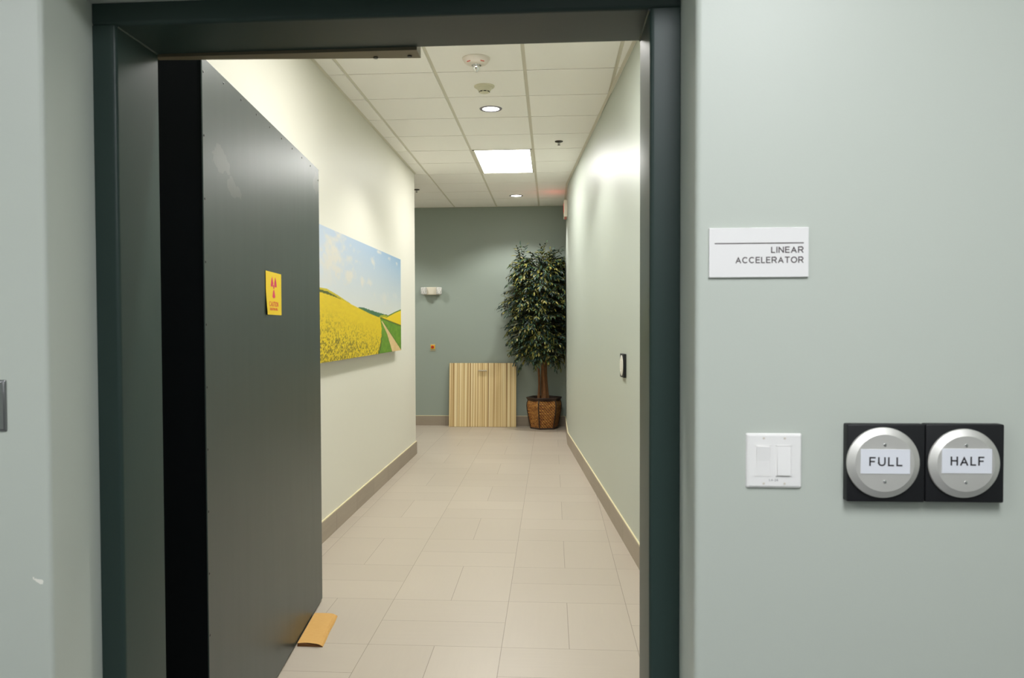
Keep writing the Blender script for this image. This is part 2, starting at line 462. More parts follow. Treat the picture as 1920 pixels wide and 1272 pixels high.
# ---- corridor walls
bm = bmesh.new(); box(bm, LW-.16, LW, YB, LEND, 0, 3.3)
S(link('wall_left', bm, M_cream), 'cream painted left corridor wall behind the open door')
bm = bmesh.new(); prism(bm, [RW[0], RW[1], RW[2], (1.0, BACK), (1.0, 2.06)], 0, 3.3)
S(link('wall_right', bm, M_sagec), 'long sage green right corridor wall with a slight bend')
bm = bmesh.new(); box(bm, -4.2, 1.2, BACK, BACK+.15, 0, 3.3)
S(link('wall_back', bm, M_grey), 'darker grey green wall across the end of the corridor')
bm = bmesh.new(); box(bm, -4.2, -4.05, LEND-.16, BACK, 0, 3.3); box(bm, -4.2, LW-.16, LEND-.16, LEND, 0, 3.3)
S(link('wall_side_passage', bm, M_cream), 'cream walls of the side passage turning left out of sight')

# ---- skirtings
BH, BT = .145, .012
def skirt(pts_in, name, label):
    """pts_in: wall-line polyline, list of ((x,y) wall, (x,y) face)"""
    bm = bmesh.new()
    W = [p[0] for p in pts_in]; F = [p[1] for p in pts_in]
    prism(bm, W+F[::-1], 0, BH-.006)
    W2 = W; F2 = [((w[0]*.25+f[0]*.75), (w[1]*.25+f[1]*.75)) for w, f in zip(W, F)]
    prism(bm, W2+F2[::-1], BH-.006, BH, mi=1)
    return S(link(name, bm, [M_skirt, M_litcaulk]), label)
skirt([((LW, YB), (LW+BT, YB)), ((LW, LEND), (LW+BT, LEND+BT)), ((LW-.16, LEND), (LW-.16, LEND+BT))], 'baseboard_left', 'taupe tile skirting along the cream left wall')
skirt([((rwx(2.06), 2.06), (rwx(2.06)-BT, 2.06)), ((.203, 9.9), (.203-BT, 9.9)), ((.203, BACK), (.203-BT, BACK))], 'baseboard_right', 'taupe tile skirting along the sage right wall')
skirt([((-4.05, BACK), (-4.05, BACK-BT)), ((.203-BT, BACK), (.203-BT, BACK-BT))], 'baseboard_back', 'taupe tile skirting along the grey end wall')

# ---- corridor ceiling: lay-in tiles hanging a little below their grid
bm = bmesh.new()
GZ = H+.009
box(bm, -4.2, 1.1, YB, BACK+.1, GZ, GZ+.12, mi=1)
T = .6096; gx0, gy0 = -.176, 5.50
g = .0125
TROF = [(-.785, 7.94), (-.785, 3.673)]          # lower-left corners of the two 2x4 troffers
for i in range(-7, 3):
    for j in range(-6, 11):
        x0, x1 = gx0+i*T+g, gx0+(i+1)*T-g; y0, y1 = gy0+j*T+g*.55, gy0+(j+1)*T-g*.55
        if any(abs(x0-g-tx) < .2 and ty-.1 < y0 < ty+1.1 for tx, ty in TROF): continue
        y0 = max(y0, YB); y1 = min(y1, BACK)
        if y1-y0 < .03: continue
        if x1 < LW-.16 and y1 < LEND: continue
        # clip against the walls in plan
        lo = LW if y0 < LEND-.02 else -4.05
        xa = max(x0, lo)
        xb0, xb1 = min(x1, rwx(y0)), min(x1, rwx(y1))
        if xb1-xa < .02 and xb0-xa < .02: continue
        prism(bm, [(xa, y0), (max(xb0, xa+.001), y0), (max(xb1, xa+.001), y1), (xa, y1)], H, GZ+.001)
# wall angles
prism(bm, [(LW, YB), (LW+.022, YB), (LW+.022, LEND), (LW, LEND)], H-.002, GZ, mi=1)
prism(bm, [(rwx(2.06)-.004, 2.06), (rwx(2.06)-.026, 2.06), (.203-.026, 9.9), (.203-.026, BACK), (.203-.004, BACK), (.203-.004, 9.9)], H-.002, GZ, mi=1)
prism(bm, [(-4.05, BACK), (-4.05, BACK-.022), (.17, BACK-.022), (.17, BACK)], H-.001, GZ, mi=1)
S(link('ceiling', bm, [M_tilew, M_gridw]), 'off-white suspended ceiling of square lay-in tiles')

# ---- lobby behind the camera (out of the picture, gives the bounce light)
LZ = 2.75
bm = bmesh.new(); box(bm, -2.6, 2.6, -3.2, YF, LZ, LZ+.1)
S(link('ceiling_lobby', bm, M_white), 'white lobby ceiling in front of the doorway')
bm = bmesh.new(); box(bm, -2.75, -2.6, -3.2, YB, 0, LZ+.1)
S(link('wall_lobby_left', bm, M_sage), 'sage lobby wall to the left of the doorway')
bm = bmesh.new(); box(bm, 2.6, 2.75, -3.2, YB, 0, LZ+.1)
S(link('wall_lobby_right', bm, M_sage), 'sage lobby wall to the right of the doorway')
bm = bmesh.new(); box(bm, -2.75, 2.75, -3.35, -3.2, 0, LZ+.1)
S(link('wall_lobby_back', bm, M_sageback), 'unseen lobby wall opposite the doorway, darkened to cut bounce light')

# ------------------------------------------------------------------ door frame
fr = empty('trim_1', (0, 0, 0)); tag(fr, 'dark green enamelled steel frame set into the wide doorway', 'door frame', kind='structure')
r = .010
bm = bmesh.new()
prism(bm, [(XL+.001, YJ)]+arc(JL-r, YJ+r, r, -90, 0)+[(JL, YB+.004), (XL+.001, YB+.004)], 0, HEADI+.0005)
link('jamb', bm, M_frame, fr, smooth=True)
bm = bmesh.new()
prism(bm, [(XR-.001, YB+.004), (JR, YB+.004)]+arc(JR+r, YJ+r, r, 180, 270)+[(XR-.001, YJ)], 0, HEADI+.0005)
link('jamb', bm, M_frame, fr, smooth=True)
bm = bmesh.new()
prism(bm, [(YJ, HEADO-.001), (YB+.004, HEADO-.001), (YB+.004, HEADI)]+arc(YJ+r, HEADI+r, r, 270, 180), XL+.001, XR-.001, 'x')
link('head', bm, M_frame, fr, smooth=True)

for x in (JL, JR):      # weld beads in the corners of the frame
    bm = bmesh.new(); tube(bm, [(x, YJ+.006, HEADI), (x, YB+.002, HEADI)], .0035, 8)
    link('weld_bead', bm, M_frame, fr, smooth=True)

# door operator box above the opening, on the corridor side
op = empty('door_operator', (-.68, 2.08, 2.16)); tag(op, 'bronze metal door operator box tucked under the frame head above the open door', 'door operator')
bm = bmesh.new(); prism(bm, [(-.345, -.027), (.341, -.027), (.341, .036), (-.345, -.004)], -.010, .11)
link('housing', bm, M_bronze, op)
for x in (.315, .225):
    bm = bmesh.new(); lathe(bm, [(0, 0), (.006, 0), (.006, .004), (0, .004)], 12, Matrix.Translation((x, .016 if x > .3 else .02, -.013)))
    link('screw', bm, M_screw, op, smooth=True)

# ------------------------------------------------------------------ the thick shielded door leaf (open)
ang = math.atan(.090)
door = empty('door_1', (-1.052, 2.40, 0), (0, 0, ang)); tag(door, 'thick dark grey steel door standing open against the cream wall', 'door', kind='structure')
DW, DH, DT = 1.79, 2.270, .19
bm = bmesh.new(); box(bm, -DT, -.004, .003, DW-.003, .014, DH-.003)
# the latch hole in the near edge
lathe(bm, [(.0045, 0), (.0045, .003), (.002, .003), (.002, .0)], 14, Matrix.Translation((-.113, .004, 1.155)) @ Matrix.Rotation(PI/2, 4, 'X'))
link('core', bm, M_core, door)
bm = bmesh.new(); box(bm, -.004, 0, 0, DW, .010, DH, bevel=.0012, seg=1)
link('face_sheet', bm, M_doorsheet, door)
spots = [(.012, DH-.045-.192*k) for k in range(12)] + [(.012+.196*k, DH-.022) for k in range(1, 9)] + [(DW-.02, DH-.06-.3*k) for k in range(1)]
for (y, z) in spots:
    bm = bmesh.new(); lathe(bm, [(.0042, -.001), (.0038, .001), (.002, .0018), (0, .0018)], 10, Matrix.Translation((0, y, z)) @ Matrix.Rotation(PI/2, 4, 'Y'))
    link('screw', bm, M_screw, door, smooth=True)

# ------------------------------------------------------------------ caution sign on the door
dn = Vector((math.cos(ang), math.sin(ang), 0)); du = Vector((-math.sin(ang), math.cos(ang), 0))
def on_door(u, z, off=0): return Vector((-1.052, 2.40, z))+du*u+dn*off
sg = empty('caution_sign', on_door(.83, 1.584, .0004)); sg.rotation_euler = (0, 0, ang)
tag(sg, 'yellow caution radiation sign with magenta trefoil stuck on the dark door', 'sign')
SW, SH = .252, .172
def curl(u, v):   # the lower near corner lifts off the door
    a = max(0, (-u-.06)/.07); b = max(0, (.02-v)/.1)
    return .0006+.007*a*min(1, b)**1.3*a+.0012*max(0, (-u-.10)/.026)
bm = bmesh.new(); NU, NV = 24, 16
grid = [[bm.verts.new((curl(-SW/2+SW*i/NU, -SH/2+SH*j/NV), -SW/2+SW*i/NU, -SH/2+SH*j/NV)) for j in range(NV+1)] for i in range(NU+1)]
grid2 = [[bm.verts.new((v.co.x-.0004, v.co.y, v.co.z)) for v in rw] for rw in grid]
for i in range(NU):
    for j in range(NV):
        bm.faces.new((grid[i][j], grid[i+1][j], grid[i+1][j+1], grid[i][j+1]))
        bm.faces.new((grid2[i][j], grid2[i][j+1], grid2[i+1][j+1], grid2[i+1][j]))
for i in range(NU):
    bm.faces.new((grid[i][0], grid2[i][0], grid2[i+1][0], grid[i+1][0])); bm.faces.new((grid[i][NV], grid[i+1][NV], grid2[i+1][NV], grid2[i][NV]))
for j in range(NV):
    bm.faces.new((grid[0][j], grid[0][j+1], grid2[0][j+1], grid2[0][j])); bm.faces.new((grid[NU][j], grid2[NU][j], grid2[NU][j+1], grid[NU][j+1]))
link('sheet', bm, M_yellow, sg, smooth=True)
bm = bmesh.new()
tz, ty, R = SH/2-.34*SH, 0.0, .046
def sector(a0, a1, r0, r1):
    n = 10
    o = [(ty+r1*math.cos(math.radians(a0+(a1-a0)*k/n)), tz+r1*math.sin(math.radians(a0+(a1-a0)*k/n))) for k in range(n+1)]
    i = [(ty+r0*math.cos(math.radians(a1+(a0-a1)*k/n)), tz+r0*math.sin(math.radians(a1+(a0-a1)*k/n))) for k in range(n+1)]
    return o+i
for a in (0, 120, 240): prism(bm, sector(a, a+60, .014, R), .0006, .0011, 'x')
prism(bm, [(ty+.009*math.cos(2*PI*k/16), tz+.009*math.sin(2*PI*k/16)) for k in range(16)], .0006, .0011, 'x')
link('trefoil', bm, M_magenta, sg)
FX = facing((1, 0, 0))
text_mesh('lettering', 'CAUTION', .0195, M_orange, sg, Matrix.Translation((.0009, 0, -.0425)) @ FX, width=.142, weight=.20)
text_mesh('lettering', 'RADIATION AREA', .0098, M_orange, sg, Matrix.Translation((.0009, 0, -.063)) @ FX, width=.124, weight=.2)

# ------------------------------------------------------------------ front wall fittings
# linear accelerator sign
s = empty('door_sign', (.4125, YF, 1.5945)); tag(s, 'white room sign reading LINEAR ACCELERATOR on the sage wall', 'sign')
bm = bmesh.new(); box(bm, -.0975, .0975, -.0055, 0, -.0495, .0495, bevel=.0008, seg=1); link('panel', bm, M_signwhite, s)
bm = bmesh.new(); box(bm, -.0865, .0875, -.0058, -.0054, .0174, .0194); link('rule', bm, M_ink, s)
FF = facing((0, -1, 0))
text_mesh('lettering', 'LINEAR', .0123, M_ink, s, Matrix.Translation((.0872, -.0054, .0050)) @ FF, 'RIGHT', width=.0630)
text_mesh('lettering', 'ACCELERATOR', .0123, M_ink, s, Matrix.Translation((.0872, -.0054, -.0150)) @ FF, 'RIGHT', width=.1325)

# double light switch
w = empty('light_switch', (.4445, YF, 1.1775)); tag(w, 'white double rocker light switch plate on the sage wall', 'light switch')
bm = bmesh.new()
b2 = bmesh.new(); bmesh.ops.create_cube(b2, size=1)
for v in b2.verts:
    fr_ = v.co.y < 0; k = .0515 if fr_ else .0555
    v.co = Vector((2*v.co.x*k, -.0068 if fr_ else 0, 2*v.co.z*(k+.0005)))
bmesh.ops.bevel(b2, geom=b2.edges[:], offset=.0015, segments=2, affect='EDGES'); merge(bm, b2)
link('plate', bm, M_whiteplastic, w, smooth=True)
for cx, up in ((-.0225, False), (.0185, True)):
    bm = bmesh.new()   # thin surround
    for a in ((-.0155, .0155, .0300, .0312), (-.0155, .0155, -.0312, -.0300), (-.0155, -.0143, -.0312, .0312), (.0143, .0155, -.0312, .0312)):
        box(bm, cx+a[0], cx+a[1], -.0076, -.006, a[2], a[3])
    sr = link('switch_surround', bm, M_whiteplastic, w)
    bm = bmesh.new()
    # rocker: two facets meeting in the middle, one end standing proud
    yt, yb_ = (-.0074, -.0108) if up else (-.0104, -.0076)
    ym = -.0092 if up else -.0080
    prism(bm, [(-.0065, .0285), (yt, .0285), (ym, .0), (yb_, -.0285), (-.0065, -.0285)], cx-.0128, cx+.0128, 'x')
    link('rocker', bm, M_whiteplastic, w)
    for z in (.0455, -.0455):
        bm = bmesh.new(); lathe(bm, [(.0024, 0), (.0022, .0008), (0, .0012)], 12, Matrix.Translation((cx+.002, -.0066, z)) @ Matrix.Rotation(PI/2, 4, 'X'))
        link('screw', bm, M_detw, w, smooth=True)
text_mesh('lettering', 'L4-26', .0042, M_steeldark, w, Matrix.Translation((-.001, -.0067, -.0385)) @ FF, depth=.0002, gap=.3)

# push plate actuators
def actuator(name, loc, rz, sx, sz, label, text=None, rad=.0695, cz=0., cxo=0., th=.022, dk=1., tdx=0, tdz=0):
    a = empty(name, loc, (0, 0, rz)); tag(a, label, 'push plate switch')
    bm = bmesh.new(); box(bm, -sx/2, sx/2, -th, .002, -sz/2, sz/2, bevel=.003, seg=3)
    link('box', bm, M_blackp, a, smooth=True)
    bm = bmesh.new()
    lathe(bm, [(rad-.004, 0), (rad, .002*dk), (rad, .0045*dk), (rad-.0012, .0062*dk), (rad-.0115, .0118*dk), (rad-.0135, .0130*dk), (0, .0130*dk)], 64, Matrix.Translation((cxo, -th, cz)) @ Matrix.Rotation(PI/2, 4, 'X'))
    d = link('disc', bm, M_steel, a, smooth=True, sharp=14)
    for z in (.036, -.036):
        bm = bmesh.new(); lathe(bm, [(.0034, 0), (.0030, .0012), (.0012, .0018), (0, .0018)], 14, Matrix.Translation((cxo, -th-.0130*dk, cz+z)) @ Matrix.Rotation(PI/2, 4, 'X'))
        link('screw', bm, M_chrome, d, smooth=True)
    if text:
        bm = bmesh.new(); box(bm, cxo+tdx-.0465, cxo+tdx+.0465, -th-.0142, -th-.0130, cz+tdz-.0238, cz+tdz+.0238)
        l = link('label_plate', bm, M_labelwhite, d)
        text_mesh('lettering', text, .0174, M_blackink, l, Matrix.Translation((cxo+tdx+.0008, -th-.0141, cz+tdz)) @ FF, depth=.0003, width=.0625, gap=.26)
    return a
actuator('push_plate', (.6553, YF, 1.1772), 0, .1485, .1535, 'square black push plate with steel disc marked FULL, beside the light switch', 'FULL', cz=.002, cxo=-.0072, tdz=.0035, tdx=.0005)
actuator('push_plate', (.8046, YF, 1.1780), 0, .1475, .1535, 'square black push plate with steel disc marked HALF', 'HALF', cz=.001, rad=.0675, tdz=.006, tdx=.001, cxo=-.0040)
ya = 5.47
actuator('push_plate', (rwx(ya), ya, 1.182), -PI/2+.064, .152, .158, 'small push plate with steel disc and no lettering on the corridor right wall', th=.019, dk=.4)

# steel plate at the left edge
bm = bmesh.new()
b2 = bmesh.new(); bmesh.ops.create_cube(b2, size=1)
for v in b2.verts:
    f_ = v.co.y < 0
    v.co = Vector((2*v.co.x*(.031 if f_ else .035), -.006 if f_ else 0, 2*v.co.z*(.052 if f_ else .0565)))
bmesh.ops.bevel(b2, geom=b2.edges[:], offset=.0015, segments=3, affect='EDGES'); merge(bm, b2)
o = link('wall_plate', bm, M_steeldark, smooth=True, loc=(-1.202, YF, 1.282)); tag(o, 'brushed steel wall plate at the left edge of the front wall', 'wall plate')

# ------------------------------------------------------------------ landscape print on the left wall
PX, PY0, PY1, PZ0, PZ1 = LW+.060, 5.0, 7.913, 1.214, 2.106
pic = empty('landscape_print', (LW, (PY0+PY1)/2, (PZ0+PZ1)/2)); tag(pic, 'wide frameless landscape print of a yellow flower field on the cream wall', 'picture')
ny, nz = 460, 210
ys = np.linspace(PY0, PY1, ny+1); zs = np.linspace(PZ0, PZ1, nz+1)
Yg, Zg = np.meshgrid(ys, zs, indexing='ij')
rng = np.random.default_rng(3)
def vnoise(sy, sz, seed):
    r = np.random.default_rng(seed).random((128, 128))
    a, b = (Yg-PY0)*sy, (Zg-PZ0)*sz
    i, j = np.floor(a).astype(int), np.floor(b).astype(int); fa, fb = a-i, b-j
    fa, fb = fa*fa*(3-2*fa), fb*fb*(3-2*fb)
    R = lambda p, q: r[p % 128, q % 128]
    return (R(i, j)*(1-fa)+R(i+1, j)*fa)*(1-fb)+(R(i, j+1)*(1-fa)+R(i+1, j+1)*fa)*fb
def fbm(sy, sz, seed, n=4): return sum(vnoise(sy*2**k, sz*2**k, seed+k)*.5**k for k in range(n))/sum(.5**k for k in range(n))
lin = lambda c: np.array(srgb(*c)[:3])
def itp(pts): p = np.array(pts); return np.interp(Yg, p[:, 0], p[:, 1])
def itpz(pts): p = np.array(sorted([(b, a) for a, b in pts])); return np.interp(Zg, p[:, 0], p[:, 1])
C = np.zeros(Yg.shape+(3,))
def put(mask, c):
    m = np.clip(mask, 0, 1)[..., None]; C[:] = C*(1-m)+(c if isinstance(c, np.ndarray) and c.ndim == 3 else np.broadcast_to(np.array(c), C.shape))*m
def grad(t, a, b): t = np.clip(t, 0, 1)[..., None]; return lin(a)*(1-t)+lin(b)*t
up = (Zg-1.53)/(2.1-1.53); ac = np.clip((Yg-5.2)/2.7, 0, 1)
sky = grad(up, (208, 210, 200), (132, 166, 196)); sky2 = grad(up, (216, 218, 214), (186, 201, 219))
put(np.ones_like(Yg), sky2*(1-ac[..., None])+sky*ac[..., None])
def cloud(y, z, ry, rz, k=1.):
    d = np.sqrt(((Yg-y)/ry)**2+((Zg-z)/rz)**2)
    put(np.clip((1.0-d+(fbm(7, 15, 11)-.5)*3.4)*.9, 0, 1)*k, lin((214, 211, 202)))
for a in ((5.45, 2.02, .32, .11, .95), (5.62, 1.92, .34, .09, .95), (5.3, 1.83, .25, .1, .5), (6.2, 2.03, .16, .04, .8), (6.62, 1.99, .16, .05, .9), (5.95, 1.825, .30, .06, .95), (6.5, 1.80, .22, .035, .7),
          (7.32, 2.07, .07, .02, .9), (7.70, 2.055, .09, .02, .9), (7.1, 1.72, .5, .05, .5), (6.9, 2.09, .06, .012, .8)): cloud(*a)
# distant wooded hill
top = itp([(6.06, 1.58), (6.106, 1.597), (6.246, 1.600), (6.442, 1.590), (6.76, 1.574), (7.0, 1.562), (7.111, 1.557), (7.268, 1.551), (7.4, 1.53)])+(fbm(14, 3, 40)-.5)*.012
put((Zg < top)*(Yg > 6.05)*(Yg < 7.42)*1., grad(fbm(20, 40, 21), (34, 92, 66), (70, 116, 74)))
# right hill
rt = itp([(6.80, 1.50), (6.872, 1.526), (6.95, 1.545), (7.11, 1.551), (7.25, 1.545), (7.366, 1.559), (7.64, 1.59), (7.92, 1.618)])
put((Zg < rt)*(Yg > 6.8)*1., lin((226, 196, 10)))
put((Zg < rt)*(Zg > rt-.012)*(Yg > 7.25)*1., lin((84, 122, 30)))
put((Zg < rt)*(Zg > rt-.02)*(Yg > 6.85)*(Yg < 7.25)*.7, lin((120, 150, 40)))
rb = itp([(6.9, 1.522), (6.989, 1.521), (7.43, 1.489), (7.92, 1.454)])
put((Zg < rb)*(Yg > 6.85)*1., grad(fbm(16, 50, 31), (70, 124, 16), (116, 158, 30)))
put((np.abs(Zg-rb) < .007)*(Yg > 6.95)*.85, lin((60, 84, 20)))
# path
pl = itpz([(6.985, 1.496), (7.23, 1.383), (7.40, 1.26), (7.46, 1.214)]); pr = itpz([(7.02, 1.496), (7.426, 1.368), (7.91, 1.216)])
put((Yg > pl)*(Yg < pr)*(Zg < 1.497)*1., grad(fbm(10, 30, 33), (206, 172, 116), (228, 200, 146)))
put((Yg > pr)*(Yg < pr+.05)*(Zg < 1.49)*.5, lin((60, 108, 16)))
# left slope and field
rgt = itp([(PY0, 1.70), (5.115, 1.702), (5.28, 1.699), (5.53, 1.670), (5.763, 1.637), (5.9, 1.62), (6, 1.5)])
put((Zg < rgt)*(Yg < 5.95)*1., lin((198, 180, 20)))
put((Zg < rgt-.012-.006*fbm(20, 2, 36))*(Yg < 5.80)*1., lin((72, 84, 18)))
ft = itp([(PY0, 1.678), (5.114, 1.672), (5.456, 1.654), (5.763, 1.629), (6.106, 1.596), (6.544, 1.553), (6.93, 1.524), (7.1, 1.4)])
fr_ = itpz([(6.94, 1.524), (6.958, 1.503), (6.997, 1.41), (6.964, 1.311), (6.861, 1.214)])+(fbm(3, 60, 37)-.5)*.05
fm = (Zg < ft)*(Yg < fr_)*1.
put(fm, grad(fbm(12, 60, 38), (212, 182, 0), (224, 198, 4)))
depth = np.clip((ft-Zg-.08)/.35, 0, 1)
sp = fbm(44, 80, 44, 3)+.10*fbm(4, 10, 60)
put(fm*np.clip((sp-.62+.13*depth)*9, 0, 1)*np.clip(depth*1.6, 0, 1)*.9, grad(fbm(30, 80, 50), (78, 82, 4), (150, 128, 4)))
put(fm*np.clip((fbm(60, 140, 70, 2)-.66)*8, 0, 1)*np.clip(depth*1.5, 0, 1), lin((236, 214, 40)))
put((Yg > fr_-.02)*(Yg < fr_+.035)*(Zg < 1.40)*np.clip((1.42-Zg)*7, 0, 1)*.8, lin((30, 60, 14)))
me = bpy.data.meshes.new('print_face')
xo, yo, zo = PX-LW, (PY0+PY1)/2, (PZ0+PZ1)/2
vv = np.stack([np.full(Yg.shape, xo), Yg-yo, Zg-zo], -1).reshape(-1, 3)
ii = np.arange((ny+1)*(nz+1)).reshape(ny+1, nz+1)
ff = np.stack([ii[:-1, :-1], ii[1:, :-1], ii[1:, 1:], ii[:-1, 1:]], -1).reshape(-1, 4)
me.vertices.add(len(vv)); me.vertices.foreach_set('co', vv.ravel())
me.loops.add(ff.size); me.loops.foreach_set('vertex_index', ff.ravel())
me.polygons.add(len(ff)); me.polygons.foreach_set('loop_start', np.arange(0, ff.size, 4)); me.polygons.foreach_set('loop_total', np.full(len(ff), 4))
me.update(); me.validate()
at = me.color_attributes.new('print', 'FLOAT_COLOR', 'POINT')
at.data.foreach_set('color', np.concatenate([np.clip(C, 0, 1), np.ones(C.shape[:2]+(1,))], -1).reshape(-1).astype(np.float32))
me.materials.append(M_print)
o = bpy.data.objects.new('print_face', me); col.objects.link(o); o.parent = pic
bm = bmesh.new(); box(bm, xo-.034, xo-.0004, PY0-yo, PY1-yo, PZ0-zo, PZ1-zo); link('panel', bm, M_printedge, pic)
bm = bmesh.new(); box(bm, 0, xo-.033, PY0-yo+.15, PY1-yo-.15, PZ0-zo+.12, PZ1-zo-.12); link('mounting_batten', bm, M_dark, pic)

# ------------------------------------------------------------------ ceiling fittings
def troffer(x, y, label):
    t = empty('ceiling_light', (x+T/2, y+T, H)); tag(t, label, 'ceiling light')
    bm = bmesh.new(); a, b = T/2-.012, T-.010
    for q in ((-a, -a+.022, -b, b), (a-.022, a, -b, b), (-a, a, -b, -b+.012), (-a, a, b-.012, b)): box(bm, q[0], q[1], q[2], q[3], -.002, .009)
    link('frame', bm, M_gridw, t)
    bm = bmesh.new(); box(bm, -a+.022, a-.022, -b+.012, b-.012, .002, .008); link('diffuser', bm, M_diff, t)
troffer(*TROF[0], 'bright rectangular ceiling light panel glowing white midway down the corridor')
troffer(*TROF[1], 'rectangular ceiling light panel just inside the doorway hidden above the frame head')
def spot(x, y, z, power, colr=(1, .985, .95), size=130, blend=.42):
    l = bpy.data.lights.new('downlight_beam', 'SPOT'); l.energy = power; l.color = colr; l.spot_size = math.radians(size); l.spot_blend = blend; l.shadow_soft_size = .05
    o = bpy.data.objects.new('downlight_beam', l); col.objects.link(o); o.location = (x, y, z)
    return o
def downlight(x, y, label):
    t = empty('downlight', (x, y, H)); tag(t, label, 'ceiling light')
    bm = bmesh.new(); lathe(bm, [(.066, .006), (.066, -.003), (.071, -.006), (.086, -.005), (.090, .0), (.090, .004)], 48, cap0=False, cap1=False); link('trim_ring', bm, M_trimring, t, smooth=True)
    bm = bmesh.new(); lathe(bm, [(0, -.002), (.067, -.002), (.067, .006), (0, .006)], 48); link('lens', bm, M_lens, t)
    spot(x, y, H-.012, 62)
downlight(-.476, 6.448, 'round recessed downlight between the smoke detector and the light panel')
downlight(-.462, 10.75, 'round recessed downlight near the end wall above the tree')
downlight(-.476, 2.32, 'round recessed downlight just behind the frame head')
downlight(-2.75, 10.6, 'round recessed downlight in the side passage out of view')

d = empty('smoke_alarm', (-.479, 5.235, H)); tag(d, 'large white ceiling alarm with red marks and clear strobe bulb, nearest the door', 'smoke detector')
bm = bmesh.new(); lathe(bm, [(.089, 0), (.089, -.006), (.086, -.010), (.078, -.024), (.068, -.034), (.052, -.040), (.036, -.042), (0, -.042)], 48); link('body', bm, M_detw, d, smooth=True)
for a in (-52, 232):
    bm = bmesh.new(); box(bm, -.013, .013, -.005, .005, -.0025, .0025)
    rr = .070; th_ = math.radians(-90+(38 if a == -52 else -38))
    link('red_mark', bm, M_red, d).matrix_local = Matrix.Translation((rr*math.cos(th_), rr*math.sin(th_), -.0325)) @ Matrix.Rotation(th_+PI/2, 4, 'Z') @ Matrix.Rotation(.75, 4, 'X')
bm = bmesh.new(); lathe(bm, [(.031, -.040), (.031, -.046), (.023, -.047), (.023, -.041)], 32); link('bulb_collar', bm, M_chrome, d, smooth=True)
bm = bmesh.new(); lathe(bm, [(.021, -.044), (.0245, -.054), (.0235, -.064), (.017, -.073), (.011, -.078), (.010, -.083), (.006, -.088), (0, -.089)], 24); link('strobe_bulb', bm, M_chrome, d, smooth=True)

d = empty('smoke_detector', (-.477, 5.84, H)); tag(d, 'small cream smoke detector with dark slots, between the strobe alarm and the downlight', 'smoke detector')
bm = bmesh.new(); lathe(bm, [(.073, 0), (.073, -.006), (.068, -.011), (.055, -.012), (.052, -.018), (.047, -.030), (.036, -.038), (.036, -.046), (.028, -.049), (0, -.049)], 48); link('body', bm, M_detc, d, smooth=True)
for k in range(8):
    a = -PI/2+.2+k*PI/4
    bm = bmesh.new(); box(bm, -.009, .009, -.0015, .0015, -.0025, .0025)
    link('slot', bm, M_dark, d).matrix_local = Matrix.Translation((.0368*math.cos(a), .0368*math.sin(a), -.042)) @ Matrix.Rotation(a+PI/2, 4, 'Z')

def sprinkler(x, y, label):
    s = empty('fire_sprinkler', (x, y, H)); tag(s, label, 'sprinkler')
    bm = bmesh.new(); lathe(bm, [(.038, 0), (.038, -.004), (.034, -.008), (.014, -.011), (0, -.011)], 32); link('escutcheon', bm, M_sprk, s, smooth=True)
    bm = bmesh.new(); lathe(bm, [(.008, -.008), (.008, -.016), (.004, -.018), (.003, -.028), (.006, -.030), (.006, -.034), (0, -.034)], 16)
    tube(bm, [(-.007, 0, -.014), (-.012, 0, -.022), (-.004, 0, -.031)], .0022, 6); tube(bm, [(.007, 0, -.014), (.012, 0, -.022), (.004, 0, -.031)], .0022, 6)
    link('body', bm, M_steeldark, s, smooth=True)
    bm = bmesh.new(); lathe(bm, [(0, -.034), (.014, -.035), (.014, -.037), (0, -.037)], 24); link('deflector', bm, M_sprk, s)
sprinkler(.072, 7.63, 'dark fire sprinkler head on the ceiling right of the light panel')
sprinkler(-1.69, 10.15, 'dark fire sprinkler head half hidden past the end of the cream wall')

# ------------------------------------------------------------------ exit light on the right wall
e = empty('exit_light', (.203, 10.50, 2.94)); tag(e, 'cream exit light on the far right wall seen edge on, glowing red', 'exit light')
bm = bmesh.new(); box(bm, -.044, .002, -.15, .15, -.105, .105, bevel=.004, seg=2); link('housing', bm, M_exit, e, smooth=True)
bm = bmesh.new(); box(bm, -.0446, -.0435, -.13, .13, -.04, .075); link('face', bm, M_exitred, e)
bm = bmesh.new(); box(bm, -.036, -.008, -.10, .10, -.113, -.104, bevel=.002); link('down_lens', bm, M_red, e)
l = bpy.data.lights.new('exit_glow', 'AREA'); l.energy = .24; l.color = (1, .10, .08); l.shape = 'RECTANGLE'; l.size = .24; l.size_y = .06
o = bpy.data.objects.new('exit_glow', l); col.objects.link(o); o.location = (.145, 10.50, 2.93)
o.rotation_euler = Vector((.8, 0, -.8)).to_track_quat('Z', 'X').to_euler()

# ------------------------------------------------------------------ end wall fittings
e = empty('emergency_light', (-1.731, BACK, 1.958)); tag(e, 'white twin-head emergency light on the grey end wall', 'emergency light')
bm = bmesh.new(); box(bm, -.125, .125, -.068, 0, -.056, .056, bevel=.012, seg=3); link('body', bm, M_emer, e, smooth=True)
for sx in (-1, 1):
    bm = bmesh.new(); box(bm, -.038, .038, -.046, .046, -.053, .053, bevel=.014, seg=3)
    o = link('lamp_head', bm, M_prism, e, smooth=True); o.location = (sx*.105, -.062, 0); o.rotation_euler = (0, 0, sx*.35)

